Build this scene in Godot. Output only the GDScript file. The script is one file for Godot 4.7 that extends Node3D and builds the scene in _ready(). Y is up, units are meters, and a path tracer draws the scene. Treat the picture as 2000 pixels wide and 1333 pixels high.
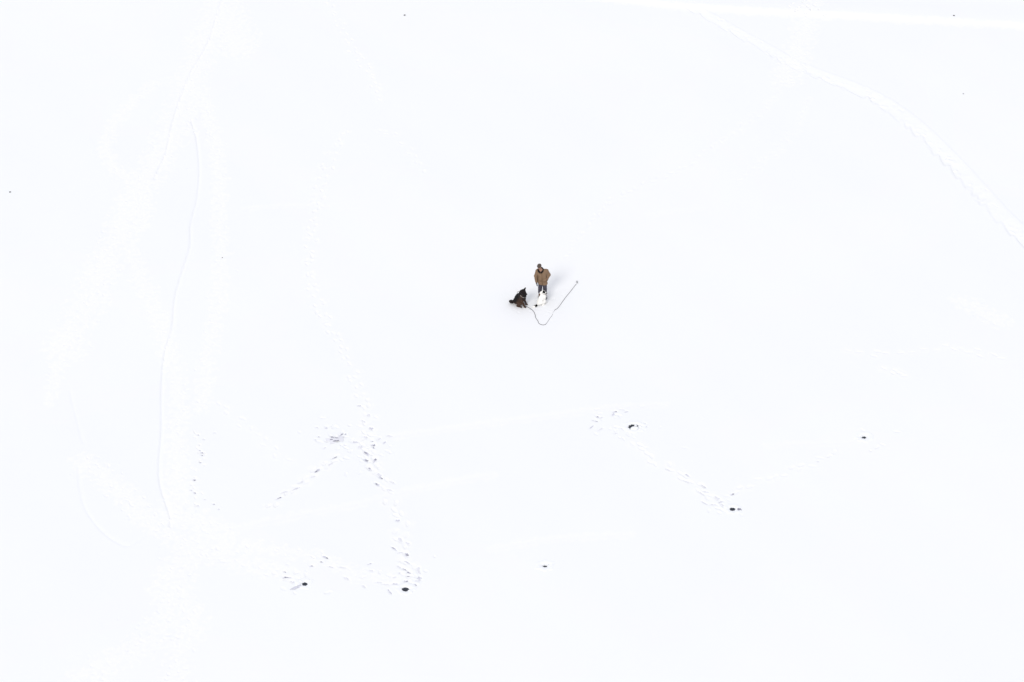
extends Node3D

const PITCH := 35.0
const FOCAL := 4683.0           # focal length in pixels of a 2000 x 1333 frame
const DIST := 102.7             # metres from the lens to the middle of the snow field
const CELL := 0.04              # metres between the points of the finely worked snow
const HALF := 32.0              # the worked field spans -HALF .. HALF in x and z
const TILE := 25                # fine cells along one tile of the field
const N := 1600                 # fine cells along the field

var rng := RandomNumberGenerator.new()
var lumps := FastNoiseLite.new()
var relief := PackedFloat32Array()     # height that feet, skis and drills left in the snow
var whiteness := PackedFloat32Array()      # how far the snow colour shifts to its whiter tone
var touched := PackedByteArray()       # which tiles need fine cells
var eye := Vector3.ZERO
var look := Basis.IDENTITY
var names := {}
var mats := {}

# ------------------------------------------------------------------ volumes
# A scalar field on a grid; tapered capsules and ellipsoids are blended into it and it is meshed with surface nets.
class Volume:
	var o: Vector3
	var c: float
	var nx: int
	var ny: int
	var nz: int
	var d := PackedFloat32Array()
	var noise: FastNoiseLite

	func _init(lo: Vector3, hi: Vector3, cell: float):
		o = lo
		c = cell
		nx = int(ceil((hi.x - lo.x) / c)) + 1
		ny = int(ceil((hi.y - lo.y) / c)) + 1
		nz = int(ceil((hi.z - lo.z) / c)) + 1
		d.resize(nx * ny * nz)
		d.fill(9.0)

	func span(lo: Vector3, hi: Vector3) -> Array:
		return [clampi(int((lo.x - o.x) / c), 0, nx - 1), clampi(int((hi.x - o.x) / c) + 1, 0, nx - 1),
			clampi(int((lo.y - o.y) / c), 0, ny - 1), clampi(int((hi.y - o.y) / c) + 1, 0, ny - 1),
			clampi(int((lo.z - o.z) / c), 0, nz - 1), clampi(int((hi.z - o.z) / c) + 1, 0, nz - 1)]

	func put(i: int, v: float, k: float) -> void:
		var w: float = d[i]
		if k > 0.0:
			var h: float = maxf(k - absf(w - v), 0.0) / k
			d[i] = minf(w, v) - h * h * k * 0.25
		else:
			d[i] = minf(w, v)

	func capsule(a: Vector3, b: Vector3, ra: float, rb: float, k := 0.03) -> void:
		var pad: float = maxf(ra, rb) + k + 3.0 * c
		var s := span(a.min(b) - Vector3.ONE * pad, a.max(b) + Vector3.ONE * pad)
		var ba := b - a
		var inv: float = 1.0 / maxf(ba.length_squared(), 1e-9)
		for z in range(s[4], s[5] + 1):
			for y in range(s[2], s[3] + 1):
				var row: int = (z * ny + y) * nx
				for x in range(s[0], s[1] + 1):
					var p := o + Vector3(x, y, z) * c - a
					var t: float = clampf(p.dot(ba) * inv, 0.0, 1.0)
					put(row + x, (p - ba * t).length() - lerpf(ra, rb, t), k)

	func ball(m: Vector3, r: Vector3, k := 0.03, turn := Basis.IDENTITY) -> void:
		var pad: float = maxf(r.x, maxf(r.y, r.z)) + k + 3.0 * c
		var s := span(m - Vector3.ONE * pad, m + Vector3.ONE * pad)
		var back := turn.transposed()
		for z in range(s[4], s[5] + 1):
			for y in range(s[2], s[3] + 1):
				var row: int = (z * ny + y) * nx
				for x in range(s[0], s[1] + 1):
					var p: Vector3 = back * (o + Vector3(x, y, z) * c - m)
					var k0: float = (p / r).length()
					var k1: float = (p / (r * r)).length()
					put(row + x, k0 * (k0 - 1.0) / maxf(k1, 1e-6), k)

	func carve(m: Vector3, r: Vector3, k := 0.005, turn := Basis.IDENTITY) -> void:
		var pad: float = maxf(r.x, maxf(r.y, r.z)) + 3.0 * c
		var s := span(m - Vector3.ONE * pad, m + Vector3.ONE * pad)
		var back := turn.transposed()
		for z in range(s[4], s[5] + 1):
			for y in range(s[2], s[3] + 1):
				var row: int = (z * ny + y) * nx
				for x in range(s[0], s[1] + 1):
					var p: Vector3 = back * (o + Vector3(x, y, z) * c - m)
					var k0: float = (p / r).length()
					var v: float = -k0 * (k0 - 1.0) / maxf((p / (r * r)).length(), 1e-6)
					var h: float = maxf(k - absf(d[row + x] - v), 0.0) / k
					d[row + x] = maxf(d[row + x], v) + h * h * k * 0.25

	func cut(n: Vector3, h: float) -> void:          # keeps what lies below the plane n . p = h
		for z in nz:
			for y in ny:
				var row: int = (z * ny + y) * nx
				for x in nx:
					var v: float = n.dot(o + Vector3(x, y, z) * c) - h
					if v > d[row + x]:
						d[row + x] = v

	func rough(amount: float, scale: Vector3) -> void:
		for z in nz:
			for y in ny:
				var row: int = (z * ny + y) * nx
				for x in nx:
					if absf(d[row + x]) < amount + 3.0 * c:
						var p := (o + Vector3(x, y, z) * c) * scale
						d[row + x] += amount * noise.get_noise_3d(p.x, p.y, p.z)

	func mesh(tint: Callable) -> ArrayMesh:
		var at := PackedInt32Array()
		at.resize(nx * ny * nz)
		at.fill(-1)
		var v := PackedVector3Array()
		var nr := PackedVector3Array()
		var col := PackedColorArray()
		var ids := PackedInt32Array()
		var dx := 1
		var dy := nx
		var dz := nx * ny
		var off := [0, dx, dy, dx + dy, dz, dx + dz, dy + dz, dx + dy + dz]
		var edges := [0, 1, 2, 3, 4, 5, 6, 7, 0, 2, 1, 3, 4, 6, 5, 7, 0, 4, 1, 5, 2, 6, 3, 7]
		for z in nz - 1:
			for y in ny - 1:
				var row: int = (z * ny + y) * nx
				for x in nx - 1:
					var i: int = row + x
					if absf(d[i]) > 2.5 * c:
						continue
					var f := [d[i], d[i + off[1]], d[i + off[2]], d[i + off[3]], d[i + off[4]], d[i + off[5]], d[i + off[6]], d[i + off[7]]]
					var inside := 0
					for q in 8:
						if f[q] < 0.0:
							inside += 1
					if inside == 0 or inside == 8:
						continue
					var sum := Vector3.ZERO
					var count := 0
					for e in 12:
						var a: int = edges[2 * e]
						var b: int = edges[2 * e + 1]
						if (f[a] < 0.0) != (f[b] < 0.0):
							var t: float = f[a] / (f[a] - f[b])
							var pa := Vector3(a & 1, (a >> 1) & 1, a >> 2)
							var pb := Vector3(b & 1, (b >> 1) & 1, b >> 2)
							sum += pa.lerp(pb, t)
							count += 1
					var p: Vector3 = o + (Vector3(x, y, z) + sum / count) * c
					var g := Vector3(f[1] + f[3] + f[5] + f[7] - f[0] - f[2] - f[4] - f[6], f[2] + f[3] + f[6] + f[7] - f[0] - f[1] - f[4] - f[5], f[4] + f[5] + f[6] + f[7] - f[0] - f[1] - f[2] - f[3]).normalized()
					at[i] = v.size()
					v.append(p)
					nr.append(g)
					col.append(tint.call(p, g))
		for z in range(1, nz - 1):
			for y in range(1, ny - 1):
				var row: int = (z * ny + y) * nx
				for x in range(1, nx - 1):
					var i: int = row + x
					if absf(d[i]) > 2.5 * c:
						continue
					var s: bool = d[i] < 0.0
					if s != (d[i + dx] < 0.0):
						quad(ids, at[i], at[i - dy], at[i - dy - dz], at[i - dz], s)
					if s != (d[i + dy] < 0.0):
						quad(ids, at[i], at[i - dz], at[i - dz - dx], at[i - dx], s)
					if s != (d[i + dz] < 0.0):
						quad(ids, at[i], at[i - dx], at[i - dx - dy], at[i - dy], s)
		var arr := []
		arr.resize(Mesh.ARRAY_MAX)
		arr[Mesh.ARRAY_VERTEX] = v
		arr[Mesh.ARRAY_NORMAL] = nr
		arr[Mesh.ARRAY_COLOR] = col
		arr[Mesh.ARRAY_INDEX] = ids
		var m := ArrayMesh.new()
		m.add_surface_from_arrays(Mesh.PRIMITIVE_TRIANGLES, arr)
		return m

	func quad(ids: PackedInt32Array, a: int, b: int, e: int, f: int, s: bool) -> void:
		if a < 0 or b < 0 or e < 0 or f < 0:
			return
		if s:
			ids.append_array(PackedInt32Array([a, e, b, a, f, e]))
		else:
			ids.append_array(PackedInt32Array([a, b, e, a, e, f]))

# ------------------------------------------------------------------ naming
func numbered(called: String) -> String:
	names[called] = names.get(called, 0) + 1
	return called if names[called] == 1 else "%s_%03d" % [called, names[called] - 1]

func thing(called: String, label: String, category: String, at := Vector3.ZERO, turn := 0.0, group := "") -> Node3D:
	var o := Node3D.new()
	o.name = numbered(called)
	add_child(o, true)
	o.position = at
	o.rotation.y = turn
	o.set_meta("label", label)
	o.set_meta("category", category)
	if group:
		o.set_meta("group", group)
	return o

func part(called: String, m: Mesh, mat: Material, parent: Node3D, at := Vector3.ZERO) -> MeshInstance3D:
	var o := MeshInstance3D.new()
	o.name = called
	o.mesh = m
	o.material_override = mat
	o.position = at
	parent.add_child(o, true)
	return o

func lin(r: float, g: float, b: float) -> Color:
	return Color(r, g, b)

func material(key: String, colour: Color, rough: float, bump := 0.0, scale := 1.0, vertex := false) -> StandardMaterial3D:
	var m := StandardMaterial3D.new()
	m.albedo_color = Color.WHITE if vertex else colour.linear_to_srgb()
	m.vertex_color_use_as_albedo = vertex
	m.roughness = rough
	m.metallic_specular = 0.3
	if bump > 0.0:
		var t := NoiseTexture2D.new()
		var f := FastNoiseLite.new()
		f.seed = hash(key) % 1000
		f.frequency = 0.06
		f.fractal_octaves = 4
		t.noise = f
		t.width = 256
		t.height = 256
		t.seamless = true
		t.as_normal_map = true
		t.bump_strength = 6.0
		m.normal_enabled = true
		m.normal_texture = t
		m.normal_scale = bump
		m.uv1_triplanar = true
		m.uv1_scale = Vector3.ONE * scale
	mats[key] = m
	return m

# ------------------------------------------------------------------ the lens and the ground
func ground(px: float, py: float) -> Vector3:       # the point of level snow seen at a place of the 2000 x 1333 frame
	var r := look * Vector3((px - 1000.0) / FOCAL, (666.5 - py) / FOCAL, -1.0)
	return eye - r * (eye.y / r.y)

func swell(x: float, z: float) -> float:            # wind-laid undulation of the whole field
	var e: float = smoothstep(0.0, 5.0, HALF - maxf(absf(x), absf(z)))
	return e * 1.8 * (0.006 * sin(x * 0.61 + 1.3 * sin(z * 0.23)) + 0.006 * sin(z * 0.47 + x * 0.29 + 2.0) + 0.003 * sin(x * 1.31 - z * 0.93 + 0.7) + 0.012 * sin(x * 0.17 + z * 0.13))

func height(x: float, z: float) -> float:
	var u: float = (x + HALF) / CELL
	var v: float = (z + HALF) / CELL
	var i := int(floor(u))
	var j := int(floor(v))
	if i < 0 or j < 0 or i >= N or j >= N:
		return swell(x, z)
	var a: float = lerpf(relief[j * (N + 1) + i], relief[j * (N + 1) + i + 1], u - i)
	var b: float = lerpf(relief[(j + 1) * (N + 1) + i], relief[(j + 1) * (N + 1) + i + 1], u - i)
	return swell(x, z) + lerpf(a, b, v - j)

func touch(x: float, z: float, r: float) -> void:
	var t: int = N / TILE
	for b in range(clampi(int((z - r + HALF) / (CELL * TILE)), 0, t - 1), clampi(int((z + r + HALF) / (CELL * TILE)), 0, t - 1) + 1):
		for a in range(clampi(int((x - r + HALF) / (CELL * TILE)), 0, t - 1), clampi(int((x + r + HALF) / (CELL * TILE)), 0, t - 1) + 1):
			touched[b * t + a] = 1

# one tread: an oval pressed to a floor with a soft rim pushed up round it
func tread(at: Vector3, along: Vector2, length: float, width: float, depth: float, rim := 0.25) -> void:
	var reach: float = length * 0.5 + width + 0.04
	touch(at.x, at.z, reach + CELL)
	var f := along.normalized()
	var s := Vector2(-f.y, f.x)
	for j in range(maxi(0, int((at.z - reach + HALF) / CELL)), mini(N, int((at.z + reach + HALF) / CELL) + 1)):
		for i in range(maxi(0, int((at.x - reach + HALF) / CELL)), mini(N, int((at.x + reach + HALF) / CELL) + 1)):
			var q := Vector2(i * CELL - HALF - at.x, j * CELL - HALF - at.z)
			var e: float = Vector2(q.dot(f) / (length * 0.5), q.dot(s) / (width * 0.5)).length()
			if e > 2.4:
				continue
			var k: int = j * (N + 1) + i
			relief[k] = lerpf(relief[k], -depth, 1.0 - smoothstep(0.75, 1.25, e)) + rim * depth * exp(-pow((e - 1.45) / 0.35, 2.0))

# shifts the snow colour to the whiter tone round a place, in flecks
func whiten(at: Vector3, r: float, amount: float, fleck := 0.5) -> void:
	touch(at.x, at.z, r)
	for j in range(maxi(0, int((at.z - r + HALF) / CELL)), mini(N, int((at.z + r + HALF) / CELL) + 1)):
		for i in range(maxi(0, int((at.x - r + HALF) / CELL)), mini(N, int((at.x + r + HALF) / CELL) + 1)):
			var x: float = i * CELL - HALF
			var z: float = j * CELL - HALF
			var d: float = Vector2(x - at.x, z - at.z).length() / r
			if d >= 1.0:
				continue
			var w: float = amount * (1.0 - smoothstep(0.35, 1.0, d + fleck * lumps.get_noise_2d(x * 2.6, z * 2.6))) * (1.0 + fleck * lumps.get_noise_2d(x * 6.0 + 50.0, z * 6.0))
			var k: int = j * (N + 1) + i
			whiteness[k] = maxf(whiteness[k], clampf(w, 0.0, 1.0))

func whiten_line(px: PackedFloat32Array, r: float, amount: float, fleck := 0.5) -> void:
	for p in walk(px, r * 0.6):
		whiten(p + Vector3(rng.randfn(), 0, rng.randfn()) * r * 0.15, r, amount, fleck)

# a long mark beside a polyline: shape.call(signed distance to the right of the walk, metres along) gives the height
func strip(pts: PackedVector3Array, reach: float, shape: Callable) -> void:
	var best := {}
	var run := 0.0
	for n in pts.size() - 1:
		var a := Vector2(pts[n].x, pts[n].z)
		var b := Vector2(pts[n + 1].x, pts[n + 1].z)
		var ba := b - a
		var l := ba.length()
		if l < 1e-4:
			continue
		var lo := a.min(b) - Vector2.ONE * reach
		var hi := a.max(b) + Vector2.ONE * reach
		for j in range(maxi(0, int((lo.y + HALF) / CELL)), mini(N, int((hi.y + HALF) / CELL) + 1)):
			for i in range(maxi(0, int((lo.x + HALF) / CELL)), mini(N, int((hi.x + HALF) / CELL) + 1)):
				var q := Vector2(i * CELL - HALF, j * CELL - HALF) - a
				var t: float = clampf(q.dot(ba) / (l * l), 0.0, 1.0)
				var dd: float = (q - ba * t).length()
				if dd > reach:
					continue
				var k: int = j * (N + 1) + i
				if not best.has(k) or absf(best[k].x) > dd:
					best[k] = Vector2(dd * (1.0 if ba.cross(q) > 0.0 else -1.0), run + t * l)
		var steps := int(l / 0.5) + 1
		for s in steps + 1:
			var p := a.lerp(b, float(s) / steps)
			touch(p.x, p.y, reach + CELL)
		run += l
	for k in best:
		relief[k] += shape.call(best[k].x, best[k].y)

func walk(px: PackedFloat32Array, step := 0.3) -> PackedVector3Array:      # a smooth ground path through places of the frame
	var c := Curve3D.new()
	var g := PackedVector3Array()
	for i in px.size() / 2:
		g.append(ground(px[2 * i], px[2 * i + 1]))
	for i in g.size():
		var t: Vector3 = (g[mini(i + 1, g.size() - 1)] - g[maxi(i - 1, 0)]) / 6.0
		c.add_point(g[i], -t, t)
	c.bake_interval = step
	return c.get_baked_points()

func trail(px: PackedFloat32Array, stride: float, spread: float, depth: float, size := 0.30, skip := 0.0) -> void:
	var pts := walk(px, stride)
	for i in pts.size():
		var f: Vector3 = pts[mini(i + 1, pts.size() - 1)] - pts[maxi(i - 1, 0)]
		var along := Vector2(f.x, f.z).normalized()
		if rng.randf() < skip:
			continue
		var side: float = (0.5 if i % 2 == 0 else -0.5) * spread + rng.randfn() * 0.09
		var at: Vector3 = pts[i] + Vector3(-along.y, 0, along.x) * side + Vector3(along.x, 0, along.y) * rng.randfn() * 0.13
		whiten(at, size * 1.2, clampf(depth * 18.0, 0.15, 0.4))
		tread(at, along.rotated(rng.randfn() * 0.35), size * rng.randf_range(0.85, 1.15), size * 0.42 * rng.randf_range(0.9, 1.2), depth * rng.randf_range(0.6, 1.3))

func scuffs(px: PackedFloat32Array, width: float, per_metre: float, depth: float, size := 0.19, white := 0.5) -> void:   # trampled, lumpy snow along a path
	whiten_line(px, width * 0.9, white, 1.1)
	var pts := walk(px, 0.25)
	for i in pts.size() - 1:
		var f: Vector3 = pts[i + 1] - pts[i]
		var n: float = 1.7 * per_metre * f.length()
		while n > rng.randf():
			n -= 1.0
			var along := Vector2(f.x, f.z).normalized()
			var at: Vector3 = pts[i] + Vector3(-along.y, 0, along.x) * rng.randfn() * width * 0.5
			tread(at, along.rotated(rng.randfn() * 0.8), size * rng.randf_range(0.5, 1.3), size * rng.randf_range(0.3, 0.6), depth * rng.randf_range(-0.4, 0.9), 0.3)

func groove(px: PackedFloat32Array, width: float, depth: float) -> void:
	strip(walk(px), width * 2.5, func(d: float, _s: float) -> float: return -depth * exp(-pow(d / (width * (0.25 if d > 0.0 else 1.1)), 2.0)))

# ------------------------------------------------------------------ the snow sheet
func build_snow() -> MeshInstance3D:
	var crust := lin(0.838, 0.845, 0.862)
	var white_snow := lin(0.880, 0.874, 0.862)  # whiter, warmer tone along tracks and treads
	var t: int = N / TILE
	var v := PackedVector3Array()
	var nr := PackedVector3Array()
	var ids := PackedInt32Array()
	var col := PackedColorArray()
	var at := {}
	var vertex := func(i: int, j: int) -> int:
		var k: int = j * (N + 1) + i
		if at.has(k):
			return at[k]
		var x: float = i * CELL - HALF
		var z: float = j * CELL - HALF
		var sx: float = (swell(x + 0.1, z) - swell(x - 0.1, z)) / 0.2
		var sz: float = (swell(x, z + 0.1) - swell(x, z - 0.1)) / 0.2
		if i > 0 and j > 0 and i < N and j < N:
			sx += (relief[k + 1] - relief[k - 1]) / (2.0 * CELL)
			sz += (relief[k + N + 1] - relief[k - N - 1]) / (2.0 * CELL)
		at[k] = v.size()
		v.append(Vector3(x, swell(x, z) + relief[k], z))
		nr.append(Vector3(-sx, 1.0, -sz).normalized())
		col.append(crust.lerp(white_snow, clampf(maxf(whiteness[k], 0.03 + 0.26 * lumps.get_noise_2d(x * 0.055, z * 0.055)), 0.0, 1.0)))
		return at[k]
	for b in t:
		for a in t:
			var i0: int = a * TILE
			var j0: int = b * TILE
			if touched[b * t + a]:
				for j in TILE:
					for i in TILE:
						var p: int = vertex.call(i0 + i, j0 + j)
						var q: int = vertex.call(i0 + i + 1, j0 + j)
						var r: int = vertex.call(i0 + i + 1, j0 + j + 1)
						var s: int = vertex.call(i0 + i, j0 + j + 1)
						ids.append_array(PackedInt32Array([p, q, r, p, r, s]))
				continue
			var ring := PackedInt32Array()      # a plain tile: a fan whose border follows finer neighbours
			var fine := [b > 0 and touched[(b - 1) * t + a], a < t - 1 and touched[b * t + a + 1], b < t - 1 and touched[(b + 1) * t + a], a > 0 and touched[b * t + a - 1]]
			for side in 4:
				for s in range(0, TILE, 1 if fine[side] else TILE):
					match side:
						0: ring.append(vertex.call(i0 + s, j0))
						1: ring.append(vertex.call(i0 + TILE, j0 + s))
						2: ring.append(vertex.call(i0 + TILE - s, j0 + TILE))
						3: ring.append(vertex.call(i0, j0 + TILE - s))
			var mid: int = vertex.call(i0 + TILE / 2, j0 + TILE / 2)
			for n in ring.size():
				ids.append_array(PackedInt32Array([mid, ring[n], ring[(n + 1) % ring.size()]]))
	var far := 1500.0                           # and on to the horizon
	var steps := [-HALF, HALF]
	var corner := func(x: float, z: float) -> int:
		v.append(Vector3(x, 0, z))
		nr.append(Vector3.UP)
		col.append(crust)
		return v.size() - 1
	for r in [[-far, -far, far, -HALF], [-far, HALF, far, far], [-far, -HALF, -HALF, HALF], [HALF, -HALF, far, HALF]]:
		var p: int = corner.call(r[0], r[1])
		var q: int = corner.call(r[2], r[1])
		var s: int = corner.call(r[2], r[3])
		var u: int = corner.call(r[0], r[3])
		ids.append_array(PackedInt32Array([p, q, s, p, s, u]))
	var arr := []
	arr.resize(Mesh.ARRAY_MAX)
	arr[Mesh.ARRAY_VERTEX] = v
	arr[Mesh.ARRAY_NORMAL] = nr
	arr[Mesh.ARRAY_COLOR] = col
	arr[Mesh.ARRAY_INDEX] = ids
	var m := ArrayMesh.new()
	m.add_surface_from_arrays(Mesh.PRIMITIVE_TRIANGLES, arr)
	var o := part("snow", m, mats.snow_sheet, self)
	o.set_meta("kind", "structure")
	o.set_meta("label", "wide snow-covered frozen lake crossed by faint tracks and footprints")
	print("snow triangles ", ids.size() / 3)
	return o

# ------------------------------------------------------------------ small shapes
func tube(pts: PackedVector3Array, r: float, sides := 7, closed := false) -> ArrayMesh:
	var st := SurfaceTool.new()
	st.begin(Mesh.PRIMITIVE_TRIANGLES)
	var n := pts.size()
	for i in n:
		var f: Vector3 = (pts[(i + 1) % n if closed else mini(i + 1, n - 1)] - pts[(i - 1 + n) % n if closed else maxi(i - 1, 0)]).normalized()
		var s: Vector3 = f.cross(Vector3.UP if absf(f.y) < 0.95 else Vector3.RIGHT).normalized()
		var u := s.cross(f)
		for k in sides:
			var a := TAU * k / sides
			st.set_normal(s * cos(a) + u * sin(a))
			st.add_vertex(pts[i] + (s * cos(a) + u * sin(a)) * r)
	for i in (n if closed else n - 1):
		for k in sides:
			var a: int = i * sides + k
			var b: int = i * sides + (k + 1) % sides
			var c: int = ((i + 1) % n) * sides + k
			var d: int = ((i + 1) % n) * sides + (k + 1) % sides
			for q in [a, b, c, b, d, c]:
				st.add_index(q)
	if not closed:
		for e in [0, n - 1]:
			for k in range(1, sides - 1):
				for q in ([0, k + 1, k] if e == 0 else [0, k, k + 1]):
					st.add_index(e * sides + q)
	return st.commit()

func band(m: Vector3, turn: Basis, rx: float, rz: float, r: float) -> ArrayMesh:
	var p := PackedVector3Array()
	for i in 28:
		p.append(m + turn * Vector3(rx * cos(TAU * i / 28.0), 0, rz * sin(TAU * i / 28.0)))
	return tube(p, r, 6, true)

func blot(seed_: int, uneven: float) -> ArrayMesh:       # a thin uneven film, about one metre across, with a low domed top
	var f := FastNoiseLite.new()
	f.seed = seed_
	f.frequency = 0.9
	var st := SurfaceTool.new()
	st.begin(Mesh.PRIMITIVE_TRIANGLES)
	st.set_normal(Vector3.UP)
	st.add_vertex(Vector3(0, 0.006, 0))
	for ring in 2:
		for i in 16:
			var a := TAU * i / 16.0
			var r: float = 0.5 * (0.62 if ring == 0 else 1.0) * (1.0 + uneven * f.get_noise_2d(cos(a) * 1.5, sin(a) * 1.5) * 2.0)
			st.set_normal(Vector3(cos(a) * 0.05, 1, sin(a) * 0.05).normalized())
			st.add_vertex(Vector3(cos(a) * r, 0.004 if ring == 0 else -0.004, sin(a) * r))
	for i in 16:
		var j := (i + 1) % 16
		for q in [0, 1 + i, 1 + j, 1 + i, 17 + i, 17 + j, 1 + i, 17 + j, 1 + j]:
			st.add_index(q)
	return st.commit()

func clod(seed_: int, r: Vector3) -> ArrayMesh:
	var f := FastNoiseLite.new()
	f.seed = seed_
	f.frequency = 1.2
	var s := SphereMesh.new()
	s.radial_segments = 14
	s.rings = 8
	s.radius = 1.0
	s.height = 2.0
	var a := s.get_mesh_arrays()
	var v: PackedVector3Array = a[Mesh.ARRAY_VERTEX]
	for i in v.size():
		v[i] = v[i] * (1.0 + 0.6 * f.get_noise_3dv(v[i])) * r
	a[Mesh.ARRAY_VERTEX] = v
	var m := ArrayMesh.new()
	m.add_surface_from_arrays(Mesh.PRIMITIVE_TRIANGLES, a)
	var st := SurfaceTool.new()
	st.create_from(m, 0)
	st.generate_normals()
	return st.commit()

func lathe(profile: PackedVector2Array, seed_: int, uneven: float) -> ArrayMesh:
	var f := FastNoiseLite.new()
	f.seed = seed_
	f.frequency = 0.8
	var st := SurfaceTool.new()
	st.begin(Mesh.PRIMITIVE_TRIANGLES)
	st.set_smooth_group(0)
	var n := 36
	for i in n + 1:
		var a := TAU * (i % n) / n
		var w: float = 1.0 + uneven * f.get_noise_2d(cos(a) * 2.0, sin(a) * 2.0)
		for p in profile:
			var up: float = f.get_noise_3d(cos(a) * 4.0, 7.0 + p.x * 9.0, sin(a) * 4.0) * 0.022 if p.y > -0.01 else 0.0
			st.add_vertex(Vector3(cos(a) * p.x * w, p.y + up, sin(a) * p.x * w))
	var k := profile.size()
	for i in n:
		for j in k - 1:
			for q in [i * k + j, (i + 1) * k + j, i * k + j + 1, i * k + j + 1, (i + 1) * k + j, (i + 1) * k + j + 1]:
				st.add_index(q)
	st.generate_normals()
	return st.commit()

# ------------------------------------------------------------------ holes in the ice
func drill(px: float, py: float, r: float, flare := 0.0) -> void:       # takes the snow away where a hole will be set
	var at := ground(px, py)
	touch(at.x, at.z, r + 0.3)
	for j in range(int((at.z - r - 0.3 + HALF) / CELL), int((at.z + r + 0.3 + HALF) / CELL) + 1):
		for i in range(int((at.x - r - 0.3 + HALF) / CELL), int((at.x + r + 0.3 + HALF) / CELL) + 1):
			var d := Vector2(i * CELL - HALF - at.x, j * CELL - HALF - at.z).length()
			if d < r + 0.2 + flare:
				var k: int = j * (N + 1) + i
				relief[k] = lerpf(-0.7, minf(relief[k], 0.0), smoothstep(r + 0.04, r + 0.15 + flare, d))

func ice_hole(px: float, py: float, r: float, low: float, label: String, seed_: int, flare := 0.0) -> Node3D:
	var at := ground(px, py)
	at.y = swell(at.x, at.z)
	var t := thing("ice_hole", label, "ice hole", at, 0.0, "fishing holes drilled in the ice")
	var p := PackedVector2Array([Vector2(r + 0.30 + flare, -0.03), Vector2(r + 0.22 + flare, 0.006), Vector2(r + 0.15 + flare, 0.014), Vector2(r + 0.07 + flare * 0.5, 0.008 - flare * 0.1), Vector2(r + 0.02, -0.006 - flare * 0.25), Vector2(r, -0.025 - flare * 0.3), Vector2(r * 0.98, -0.12), Vector2(r * 0.96, -0.6)])
	t.scale = Vector3(1.08 + 0.08 * sin(seed_ * 1.7), 1.0, 0.96)
	t.rotation.y = 0.18 * sin(seed_ * 2.3)
	part("snow_rim", lathe(p, seed_, 0.36), mats.snow, t)
	var w := CylinderMesh.new()
	w.top_radius = r * 1.28
	w.bottom_radius = r * 1.28
	w.height = 0.02
	w.radial_segments = 36
	part("water", w, mats.water, t, Vector3(0, -low - 0.01, 0))
	var local := RandomNumberGenerator.new()
	local.seed = seed_
	for i in 5:
		var a := local.randf() * TAU
		var q: float = r + local.randf_range(0.0, 0.2)
		part("snow_crumb", clod(seed_ + i, Vector3(0.035, 0.022, 0.03) * local.randf_range(0.6, 1.3)), mats.snow, t, Vector3(cos(a) * q, 0.004, sin(a) * q))
	return t

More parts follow.
